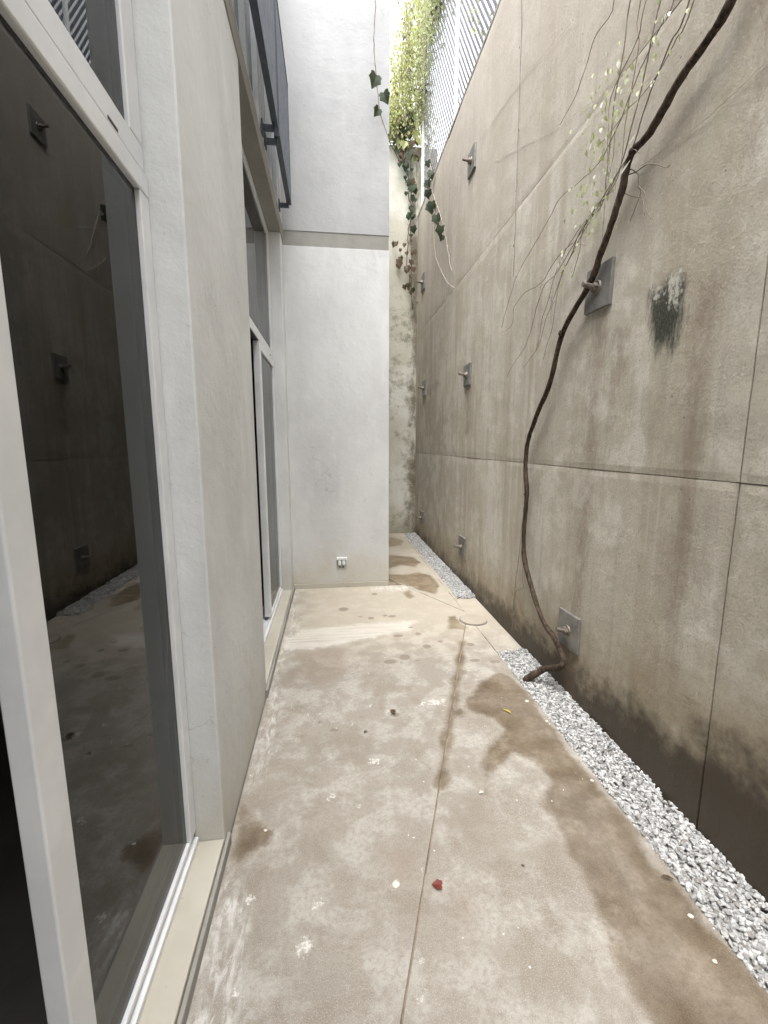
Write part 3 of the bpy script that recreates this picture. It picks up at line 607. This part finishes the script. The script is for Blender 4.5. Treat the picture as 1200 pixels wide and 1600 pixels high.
# the gasket sits as a thin dark frame: cut its middle out by building four strips instead
def strip_gasket(w):
    for o in [c for c in w.children if c.name.split('.')[0] == 'gasket']:
        c = coords(o); (x0, y0, z0), (x1, y1, z1) = c.min(0), c.max(0); t = .013; bm = bmesh.new()
        box(bm, x0, x1, y0, y1, z0, z0+t); box(bm, x0, x1, y0, y1, z1-t, z1); box(bm, x0, x1, y0, y0+t, z0+t, z1-t); box(bm, x0, x1, y1-t, y1, z0+t, z1-t)
        bmesh.ops.recalc_face_normals(bm, faces=bm.faces); bm.to_mesh(o.data); bm.free()
w1 = glazed('sliding_door', -1.35, 1.458, .735, 'near white framed sliding door with dark reflecting glass'); strip_gasket(w1)
w2 = glazed('sliding_door', 2.502, 4.248, 3.43, 'far white framed sliding door standing open', .048); strip_gasket(w2)
# upper windows behind the railings
for y0, y1, lab in ((2.424, 3.30, 'upper window behind the nearer railing'), (3.42, 4.276, 'upper window behind the farther railing')):
    w = empty('upper_window', (-.47, (y0+y1)/2, 3.5), parent=house); w.matrix_parent_inverse = WM(house).inverted(); w['label'] = lab
    q = lambda nm, m, *a, **k: obj(nm, B(*a, **k), MAT[m], w)
    q('jamb', 'pvc', -.50, -.425, y0, y0 + .07, 3.492, 5.398, bev=.003); q('jamb', 'pvc', -.50, -.425, y1 - .07, y1, 3.492, 5.398, bev=.003)
    q('mullion', 'pvc', -.50, -.427, y0 + .39, y0 + .46, 3.562, 5.338, bev=.003)
    q('bottom_rail', 'pvc', -.498, -.426, y0 + .0705, y1 - .0705, 3.492, 3.56, bev=.003); q('head', 'pvc', -.498, -.426, y0 + .0705, y1 - .0705, 5.34, 5.398, bev=.003)
    obj('pane', B(-.47, -.46, y0 + .072, y0 + .388, 3.562, 5.338), MAT['glass'], w); obj('pane', B(-.47, -.46, y0 + .462, y1 - .072, 3.562, 5.338), MAT['glass'], w)
P('upper_pier', 'pier', HB, XL - .002, 3.302, 3.418, 3.492, 5.398)

# ------------------------------------------------------------------ balcony railings
def railing(y0, y1, label):
    t = empty('balcony_railing', (-.33, (y0+y1)/2, 3.59)); tag(t, label, 'railing', 'dark railings before the upper windows')
    q = lambda nm, m, *a, **k: obj(nm, B(*a, **k), MAT[m], t)
    z0, z1 = 3.585, 4.50; x0, x1 = -.352, -.312
    q('bottom_rail', 'railing', x0, x1, y0, y1, z0, z0 + .012, bev=.002); q('top_rail', 'railing', x0, x1, y0, y1, z1, z1 + .012, bev=.002)
    for yy in (y0, y1 - .012): q('end_post', 'railing', x0 + .001, x1 - .001, yy, yy + .012, z0 + .012, z1, bev=.001)
    n = int((y1 - y0) / .03); b0 = None
    for i in range(1, n):
        yy = y0 + (y1-y0)*i/n
        if b0 is None: b0 = q('bar', 'bars', x0 + .012, x1 - .004, yy - .005, yy + .005, z0 + .0125, z1 - .0005); Y0 = yy
        else:
            c = b0.copy(); COL.objects.link(c); c.location = b0.location + Vector((0, yy - Y0, 0))
    for yy in (y0 + .03, y1 - .03):
        q('bracket', 'railing', -.414, x0 + .02, yy - .012, yy + .012, z0 - .035, z0 - .001, bev=.002)
        q('bracket_plate', 'railing', -.4185, -.408, yy - .03, yy + .03, z0 - .06, z0 + .02, bev=.002)
        q('bracket', 'railing', -.414, x0 + .02, yy - .012, yy + .012, z1 - .05, z1 - .02, bev=.002)
railing(2.2, 3.31, 'nearer dark vertical bar railing on the upper storey'); railing(3.38, 4.25, 'farther dark vertical bar railing on the upper storey next to the pale block')

# ------------------------------------------------------------------ electric box on the pale block
t = empty('socket_box', (.085, 4.46, .28)); tag(t, 'small grey open electric socket box low on the pale wall', 'socket box')
q = lambda nm, m, *a, **k: obj(nm, B(*a, **k), MAT[m], t)
q('back_box', 'boxm', .033, .137, 4.44, 4.464, .236, .33, bev=.003); q('lid', 'boxw', .030, .140, 4.428, 4.4395, .306, .334, bev=.003)
for x in (.063, .105): q('socket', 'boxw', x - .016, x + .016, 4.43, 4.4395, .252, .298, bev=.004)
q('slot', 'boxd', .081, .087, 4.433, 4.4396, .25, .304); q('slot', 'boxd', .040, .0465, 4.433, 4.4396, .25, .304)
for x in (.065, .1): q('cable_gland', 'boxd', x - .006, x + .006, 4.44, 4.456, .218, .2355)

# ------------------------------------------------------------------ gravel beds
def ico_variants(n=8):
    out = []
    for k in range(n):
        bm = bmesh.new(); bmesh.ops.create_icosphere(bm, subdivisions=2, radius=1); s = k * 7.7
        for v in bm.verts:
            d = v.co.normalized(); v.co = d * (1 + .42*noise.noise(d*1.1 + Vector((s, 0, 0))) + .16*noise.noise(d*2.6 + Vector((0, s, 0))))
        for _ in range(4):                      # chip flat facets
            a = Vector(rng.normal(size=3)).normalized(); c = rng.uniform(.55, .8)
            for v in bm.verts:
                h = v.co.dot(a)
                if h > c: v.co -= a * (h - c)
        bm.verts.ensure_lookup_table()
        out.append((np.array([v.co[:] for v in bm.verts]), np.array([[v.index for v in f.verts] for f in bm.faces]))); bm.free()
    return out
ICO = ico_variants()
def gravel(y0, y1, x0, x1, label, n, smin, smax):
    V, F, off = [], [], 0
    for i in range(n):
        y = rng.uniform(y0, y1); x = rng.uniform(x0, x1)
        v, f = ICO[rng.integers(len(ICO))]; s = rng.uniform(smin, smax) * (1.25 if rng.random() < .12 else 1)
        sc = np.array([1, rng.uniform(.65, 1), rng.uniform(.45, .75)]) * s
        q = Matrix.Rotation(rng.uniform(0, 6.28), 3, 'Z') @ Matrix.Rotation(rng.normal(0, .45), 3, 'X') @ Matrix.Rotation(rng.normal(0, .45), 3, 'Y')
        top = .004 + .018 * ((x - x0) / (x1 - x0)) + .008 * noise.noise(Vector((x*9, y*6, 3)))
        z = top - abs(rng.normal(0, .012))
        V.append((v * sc) @ np.array(q).T + np.array([min(max(x, x0 + s*.7), x1 - s*.55), y, z])); F.append(f + off); off += len(v)
    V = np.concatenate(V); F = np.concatenate(F)
    me = bpy.data.meshes.new('gravel'); me.vertices.add(len(V)); me.vertices.foreach_set('co', V.ravel())
    me.loops.add(F.size); me.loops.foreach_set('vertex_index', F.ravel().astype(np.int32))
    me.polygons.add(len(F)); me.polygons.foreach_set('loop_start', np.arange(0, F.size, 3, dtype=np.int32)); me.update(); me.validate()
    me.polygons.foreach_set('use_smooth', [False]*len(F)); me.materials.append(MAT['gravel'])
    o = bpy.data.objects.new('gravel', me); COL.objects.link(o); tag(o, label, 'gravel', kind='stuff')
gravel(-1.0, 2.85, GE - .004, XR - .001, 'white crushed gravel strip in front, from the vine base along the wall foot', 14500, .0058, .0108)
gravel(3.97, 7.15, GE + .032, XR - .001, 'white crushed gravel strip beyond the drain cover', 7500, .0065, .0112)
bed = obj('gravel_bed', B(GE - .03, XR + .02, -3, YE, -.1, -.009), MAT['grit']); tag(bed, kind='structure')

# ------------------------------------------------------------------ mesh fence on the wall
fence = empty('mesh_fence', (1.45, 4, 4.995)); tag(fence, 'grey diagonal steel mesh fence with white posts on top of the wall', 'fence')
FX = 1.43; FZ0, FZ1 = 5.0, 7.05; TH = R(55)
posts = [-.12, 1.66, 3.44, 5.22, 7.0]
for y in posts: obj('post', B(FX - .03, FX + .01, y - .02, y + .02, FZ0 - .004, FZ1 + .05, .003), MAT['post'], fence)
def bar(bm, p, q, w, t, tilt):
    p, q = Vector(p), Vector(q); d = (q-p).normalized(); s = d.cross(Vector((1, 0, 0))).normalized(); u = Vector((1, 0, 0))
    a = s*math.cos(tilt) + u*math.sin(tilt); b = d.cross(a)
    vs_ = [bm.verts.new(e + a*w*i/2 + b*t*j/2) for e in (p, q) for i, j in ((-1,-1),(1,-1),(1,1),(-1,1))]
    for f in ((0,1,2,3),(7,6,5,4),(0,4,5,1),(1,5,6,2),(2,6,7,3),(3,7,4,0)): bm.faces.new([vs_[k] for k in f])
def panel_mesh(y0, y1):
    bm = bmesh.new(); H = FZ1 - FZ0; run = H / math.tan(TH); pitch = .066
    for sgn, dx in ((1, 0), (-1, .004)):
        k = y0 - run
        while k < y1 + run:
            a = [k, FZ0]; b = [k + sgn*run, FZ1]                 # clip to the bay
            if sgn < 0: pass
            t0, t1 = 0.0, 1.0; dy = b[0]-a[0]
            for lim, s in ((y0 + .021, 1), (y1 - .021, -1)):
                ta = (lim - a[0]) / dy
                if s * dy > 0: t0 = max(t0, ta)
                else: t1 = min(t1, ta)
            if t1 - t0 > .01:
                p = (FX + dx, a[0]+dy*t0, FZ0+H*t0); q = (FX + dx, a[0]+dy*t1, FZ0+H*t1)
                bar(bm, p, q, .043 if sgn > 0 else .017, .003, .3)
            k += pitch
    o = obj('mesh_panel', bm, MAT['mesh'], fence); o['kind'] = 'stuff'
for a, b in zip(posts[:-1], posts[1:]): panel_mesh(a, b)
obj('bottom_angle', B(FX - .028, FX + .02, -3, YE, 4.996, 5.02, .002), MAT['mesh'], fence)

# ------------------------------------------------------------------ leaves and vines
def leaf_bm(size, kind='ivy', fold=.25):
    if kind == 'ivy': pr = [(0, -.05), (.25, -.2), (.5, -.05), (.48, .2), (.6, .46), (.36, .62), (0, 1.05), (-.34, .64), (-.58, .44), (-.47, .18), (-.52, -.02), (-.26, -.18)]
    elif kind == 'oval': pr = [(0, 0), (.2, .18), (.3, .45), (.22, .75), (0, 1.05), (-.22, .75), (-.3, .45), (-.2, .18)]
    else: pr = [(0, 0), (.12, .25), (.15, .6), (0, 1.2), (-.12, .6), (-.1, .25)]
    bm = bmesh.new(); c = bm.verts.new((0, .35*size, 0))
    vs_ = [bm.verts.new((x*size, y*size, (abs(x)*fold - .15*(y-.3)**2)*size)) for x, y in pr]
    for i in range(len(vs_)): bm.faces.new((c, vs_[i], vs_[(i+1) % len(vs_)]))
    return bm
def leaf(p, size, m, parent, droop=None, kind='ivy', name='leaf', face=None):
    """one leaf hanging from p; face = direction its upper side looks to"""
    bm = leaf_bm(size * random.uniform(.85, 1.15), kind, random.uniform(.1, .5))
    dwn = Vector(droop or (random.uniform(-.4, .4), random.uniform(-.3, .3), -1)).normalized()
    fc = Vector(face or (random.uniform(-.6, .2), -1, random.uniform(0, .7)))
    x = dwn.cross(fc).normalized(); z = x.cross(dwn).normalized()
    mtx = Matrix((x, dwn, z)).transposed()
    bmesh.ops.rotate(bm, cent=(0, 0, 0), matrix=mtx, verts=bm.verts); bmesh.ops.translate(bm, vec=p, verts=bm.verts)
    return obj(name, bm, MAT[m], parent)
def stem(path, r0, r1, m, parent, name='stem', n=5, sides=5, wob=.0):
    sp = smooth_path(path, n)
    if wob: sp = [p + Vector((noise.noise(p*13), noise.noise(p*13 + Vector((9, 0, 0))), noise.noise(p*13 + Vector((0, 9, 0))))) * wob for p in sp]
    bm = bmesh.new(); tube(bm, sp, lambda t: r0 + (r1-r0)*t, sides)
    return obj(name, bm, MAT[m], parent, True), sp

# the thick woody vine that climbs across the wall
vine = empty('woody_vine', (1.223, 2.446, 0)); tag(vine, 'thick bare brown woody vine twisting up the concrete wall from the gravel', 'vine')
base = [(1.195, 2.462, -.04), (1.215, 2.445, .015), (1.258, 2.415, .07), (1.298, 2.385, .115), (1.325, 2.30, .165), (1.338, 2.255, .21)]
tp = [Vector(p) for p in base] + [Vector(p) for p in TRUNK[::-1]] + [Vector((1.345, 1.44, 3.12)), Vector((1.345, 1.36, 3.4)), Vector((1.36, 1.28, 3.9)), Vector((1.37, 1.2, 4.6)), Vector((1.42, 1.16, 5.1)), Vector((1.5, 1.1, 5.2))]
sp = smooth_path(tp, 7)
bm = bmesh.new(); n_ = len(sp)
def vr(t):
    return np.interp(t, [0, .05, .12, .3, .45, .6, 1], [.026, .022, .0185, .0155, .0145, .0158, .015]) * (1 + .05*math.sin(t*70) + .04*math.sin(t*173))
tube(bm, sp, vr, 14, .22)
obj('trunk', bm, MAT['bark'], vine, True)
for a, b, k in (((1.345, 1.982, 2.779), (1.31, 1.96, 2.76), .016), ((1.345, 2.502, 2.14), (1.33, 2.52, 2.155), .019), ((1.345, 2.86, 1.16), (1.33, 2.87, 1.15), .015)):
    bm = bmesh.new(); bmesh.ops.create_icosphere(bm, subdivisions=2, radius=k)
    for v in bm.verts: v.co = v.co*(1 + .3*noise.noise(v.co*90)) + Vector(a)*.8 + Vector(b)*.2
    obj('knot', bm, MAT['bark'], vine, True)
for k in ('k', 'l', 'm', 'n'): stem(TW[k], .0028, .0014, 'stem', vine, 'twig', wob=.006)
for k in ('o', 'p', 'q'): stem(TW[k], .0022, .0013, 'stem', vine, 'rootlet', wob=.006)
for p, s in (((1.32, 1.985, 2.80), .045), ((1.315, 2.02, 2.70), .05)): leaf(p, s, 'dry', vine, (.1, -.6, .5), 'curl', 'bleached_leaf', (-1, -.6, .4))

# bundle of thin hanging stems left of the vine
creeper = empty('hanging_creeper', (1.36, 2.1, 4.9)); tag(creeper, 'bundle of thin hanging creeper stems with pale leaves left of the woody vine', 'creeper')
for k, v in STR.items():
    off = random.uniform(-.025, .02); pts = [(x + off, y, z) for x, y, z in v]
    if k in 'abcdefgh':                        # carry the stem on up to the wall top
        y, z = pts[0][1], pts[0][2]
        pts = [(1.385, y - .5 + random.uniform(-.1, .1), 4.99), (1.365, y - .3, (z + 4.9)/2)] + pts
    o, sp = stem(pts, .0034 if k in 'bde' else .0025, .0012, 'stem', creeper, wob=.005)
    lo = [p for p in sp if p.z < 3.25]
    for p in random.sample(lo, min(len(lo), 9 if k in 'abcdeg' else 4)):
        c = random.random(); 
        if p.z > 2.5 or c < .3:
            leaf(p + Vector((-.006, random.uniform(-.02, .02), 0)), random.uniform(.014, .030), 'young' if c < .7 else 'dry', creeper, kind=random.choice(['oval', 'curl']), face=(-1, -.8, .5))
for cy, cz, n, sy, sz in ((2.19, 2.92, 52, .07, .16), (2.28, 2.72, 34, .08, .08), (2.22, 3.15, 40, .10, .10), (2.46, 2.66, 22, .12, .12), (2.0, 3.08, 20, .08, .10)):
    for i in range(n):
        leaf((1.335 + random.uniform(-.03, .025), random.gauss(cy, sy), random.gauss(cz, sz)), random.uniform(.014, .032), random.choices(['young', 'dry', 'spring'], [.86, .14, 0])[0], creeper, kind='oval', face=(-1, random.uniform(-1, .3), random.uniform(-.2, .9)))
for i in range(14):                            # fine side twigs
    k = random.choice('abcde'); v = STR[k]; j = random.randrange(3, len(v) - 3); p = Vector(v[j])
    q = p + Vector((random.uniform(-.02, .01), random.uniform(-.12, .12), random.uniform(-.2, .02)))
    stem([p, (p+q)/2 + Vector((0, random.uniform(-.03, .03), .02)), q], .0014, .0008, 'stem', creeper, 'twig', wob=.008)
runner = empty('dry_runner', (1.38, 3.3, 4.9)); tag(runner, 'thin dry runner stem straight down the wall by the faint vertical joint', 'vine')
stem([(1.382, 3.45, 4.99), (1.383, 3.40, 4.43), (1.381, 3.37, 3.7), (1.383, 3.355, 3.0), (1.383, 3.35, 2.75)], .0028, .0014, 'stem', runner, wob=.006)
for z in (4.3, 3.75, 3.35, 2.98): leaf((1.378, 3.36 + .04*(z > 4), z), .02, 'ivyb', runner, kind='curl')
for pts, lab in (([(1.384, 4.212, 4.203), (1.384, 3.5, 4.08), (1.384, 2.687, 3.85)], 'pale straight dry thread slanting across the upper wall beside the fence'),
                 ([(1.384, 3.87, 3.831), (1.384, 2.92, 3.45), (1.384, 2.278, 3.22)], 'pale straight dry thread slanting across the wall behind the creeper'),
                 ([(1.384, 1.971, 2.72), (1.384, 1.62, 2.68), (1.384, 1.372, 2.70)], 'pale straight dry thread slanting up right of the woody vine')):
    t = empty('dry_thread', pts[0]); tag(t, lab, 'dry stem', 'pale dry stems on the upper wall'); stem(pts, .0011, .0008, 'pale', t, wob=.004)

# ivy tendril hanging before the pale block
t = empty('ivy_tendril', PV[0]); tag(t, 'single thin ivy tendril with three dark leaves hanging before the pale block', 'ivy')
stem([(.42, 4.6, 5.9), (.43, 4.44, 5.80), (.44, 4.32, 5.65)] + PV + [(.70, 4.5, 4.13)], .005, .004, 'stem', t, wob=.012)
for (x, y, z), s, d in zip(PVL, (.105, .10, .085), ((-.35, 0, -1), (.45, 0, -1), (-.5, 0, -.8))): leaf((x + .02, y, z + .05), s, 'ivy', t, d, 'ivy', face=(d[0]*-1.2, -.9, .3))
leaf((.55, 4.29, 4.24), .03, 'ivy', t, kind='oval')

# ivy down the far corner
t = empty('corner_ivy', (1.2, 7.1, 6)); tag(t, 'strand of dark and withered ivy hanging down the far corner', 'ivy')
stem([(1.05, 7.1, 6.4)] + FI[:3] + FI[3:], .012, .006, 'stem', t, wob=.03)
stem([(1.26, 7.13, 6.3), (1.27, 7.13, 5.4), (1.28, 7.13, 4.4), (1.31, 7.12, 3.6)], .008, .006, 'stem', t, wob=.03)
for i in range(64):
    k = random.random()*(len(FI)-1); j = int(k); p = Vector(FI[j]).lerp(Vector(FI[j+1]), k-j)
    p += Vector((random.gauss(0, .045), random.uniform(-.08, 0), random.gauss(0, .05)))
    m = 'ivyb' if (p.z < 4.75 and random.random() < .75) or random.random() < .22 else 'ivy'
    leaf(p, random.uniform(.05, .095) if p.z > 4.75 else random.uniform(.04, .085), m, t)
for i in range(7): leaf((random.uniform(.98, 1.12), 7.12, random.uniform(4.25, 4.6)), random.uniform(.05, .09), 'ivyb', t)
for i in range(40):
    leaf((random.gauss(1.20, .08), random.uniform(7.02, 7.15), random.uniform(5.75, 6.3)), random.uniform(.07, .13), random.choice(['ivy', 'ivy', 'ivyb', 'spring']), t)
t = empty('wall_ivy', (1.36, 6.2, 5)); tag(t, 'short dark ivy strand with pale trailing stems hanging over the wall top', 'ivy')
stem([(1.44, 6.3, 5.1)] + RI, .006, .003, 'stem', t, wob=.01); stem(RS1, .004, .0025, 'pale', t, wob=.012); stem(RS2, .004, .002, 'pale', t, wob=.012)
for (x, y, z), s in zip(RI + RI[1:5], (.09, .09, .10, .10, .13, .13, .10, .08, .07, .10, .11)): leaf((x - .02, y + random.uniform(-.06, .06), z + .05), s, 'ivy', t, face=(-.7, -1, .3))
leaf((1.34, 6.15, 4.62), .07, 'dry', t, kind='oval'); leaf((1.35, 5.45, 3.95), .06, 'ivy', t)

# ------------------------------------------------------------------ yellow-green creeper over the end wall and the fence
def leaf_cloud(name, strands, m, parent, size, per, spread):
    V, F, off = [], [], 0
    pr = np.array([(0, 0, 0), (.26, .3, .07), (.3, .62, .05), (0, 1.1, -.12), (-.3, .62, .05), (-.26, .3, .07)])
    for path in strands:
        sp = smooth_path(path, 8)
        for i in range(per):
            p = sp[rng.integers(len(sp))] + Vector(rng.normal(0, spread, 3))
            d = Vector((rng.normal(0, .5), rng.normal(0, .5), -1)).normalized(); f = Vector(rng.normal(size=3)); x = d.cross(f).normalized(); z = x.cross(d)
            s = size * rng.uniform(.6, 1.35)
            V.append((pr * s) @ np.array([x[:], d[:], z[:]]) + np.array(p[:])); F += [(off, off+1, off+2, off+3), (off, off+3, off+4, off+5)]; off += 6
    o = obj(name, (np.concatenate(V), F), MAT[m], parent); o['kind'] = 'stuff'; return o
shrub = empty('weeping_creeper', (1.2, 7.2, 5.95)); tag(shrub, 'mass of yellow-green weeping creeper spilling over the end wall and mesh fence', 'creeper')
S1, S2, S3 = [], [], []
for i in range(46):
    x = random.uniform(.86, 1.55); top = 6.3 + 2.6 * min(1, max(0, (x - .86)/.5)) * random.uniform(.75, 1); y = random.uniform(7.0, 7.5)
    S1.append([(x + random.uniform(-.05, .15), y + .15, top), (x, y, (top + 6.1)/2), (x + random.uniform(-.08, .08), y - random.uniform(.02, .15), random.uniform(5.95, 6.35))])
for i in range(40):
    y = random.uniform(5.75, 7.2); top = random.uniform(7.0, 8.8); b = 5.95 + (7.2 - y) * .55 + random.uniform(0, .5)
    S2.append([(1.46 + random.uniform(0, .25), y, top), (1.38, y, (top+b)/2), (1.36 + random.uniform(-.06, .03), y + random.uniform(-.1, .1), b)])
for i in range(7):
    y = random.uniform(4.2, 5.3); S3.append([(1.5, y, 7.1), (1.47, y + .05, 6.4), (1.46, y + .02, random.uniform(5.3, 6.0))])
leaf_cloud('foliage', S1, 'spring', shrub, .036, 210, .065); leaf_cloud('foliage', S2, 'young', shrub, .034, 140, .075); leaf_cloud('withered_foliage', S1[::4] + S2[::4], 'ivyb', shrub, .05, 26, .05); leaf_cloud('foliage', S3, 'spring', shrub, .05, 22, .05)
bm = bmesh.new()
for s in S1 + S2: tube(bm, smooth_path(s, 4), .005, 4)
o = obj('stems', bm, MAT['stem'], shrub)
for i in range(6):
    x = 1.0 + .1*i; stem([(x, 7.16, 6.4), (x + .03, 7.12, 6.0), (x + .02, 7.1, 5.85 - .05*i)], .01, .005, 'stem', shrub, 'hanging_stem', wob=.02)

# ------------------------------------------------------------------ litter on the paving
def litter(name, label, cat, p, size, m, kind, rz, curl=.5):
    bm = leaf_bm(size, kind, curl); 
    bmesh.ops.rotate(bm, cent=(0, 0, 0), matrix=Matrix.Rotation(rz, 3, 'Z'), verts=bm.verts)
    zmin = min(v.co.z for v in bm.verts); bmesh.ops.translate(bm, vec=(p[0], p[1], .005 - zmin), verts=bm.verts)
    o = obj(name, bm, MAT[m]); tag(o, label, cat); return o
litter('fallen_leaf', 'dark red fallen leaf beside the paving joint', 'leaf', (.345, 1.238), .031, 'red', 'ivy', 1.3, .15)
litter('fallen_leaf', 'small yellow fallen leaf on the wet patch', 'leaf', (.975, 2.125), .05, 'yellow', 'curl', .5)
litter('fallen_leaf', 'curled brown leaf at the edge of the wet strip', 'leaf', (1.115, 1.175), .04, 'ivyb', 'curl', -1.9, 1.2)
litter('fallen_leaf', 'dark flat leaf pair lying mid paving', 'leaf', (.325, 2.2), .05, 'ivyb', 'oval', .3)
litter('fallen_leaf', 'tiny dark leaf scrap left of mid paving', 'leaf', (.157, 2.08), .022, 'ivyb', 'oval', 2.3)
litter('fallen_leaf', 'tiny black leaf scrap right of the joint', 'leaf', (.662, 1.27), .014, 'ivyb', 'oval', 1.0)
litter('fallen_leaf', 'pale dry leaf scrap at the end of the drip stain', 'leaf', (.628, 1.612), .022, 'dry', 'oval', 1.9)
def chip(label, p, s, seed):
    bm = bmesh.new(); bmesh.ops.create_icosphere(bm, subdivisions=2, radius=1)
    for v in bm.verts:
        k = 1 + .35*noise.noise(v.co*1.3 + Vector((seed, 0, 0))); v.co = Vector((v.co.x*s*k, v.co.y*s*k*.8, v.co.z*s*.3*k))
    bmesh.ops.translate(bm, vec=(p[0], p[1], s*.2), verts=bm.verts); o = obj('stone_chip', bm, MAT['stone']); tag(o, label, 'stone')
chip('flat pale stone chip by the dark smear left of the joint', (.192, 1.262), .013, 1)
chip('pale stone chip lying below the vine base at the gravel edge', (1.12, 2.24), .012, 4)
for i, (p, s) in enumerate((((1.14, 1.62), .008), ((1.12, 1.05), .009), ((1.09, .93), .007), ((1.145, 2.05), .007))):
    chip(('loose gravel stone on the wet paving beside the gravel middle', 'loose gravel stone on the paving lip near the curled brown leaf', 'loose gravel stone on the wet paving in front', 'loose gravel stone at the gravel edge below the vine')[i], p, s, 20 + i)
chip('small white chip near the sill stain', (-.285, 1.535), .007, 7)
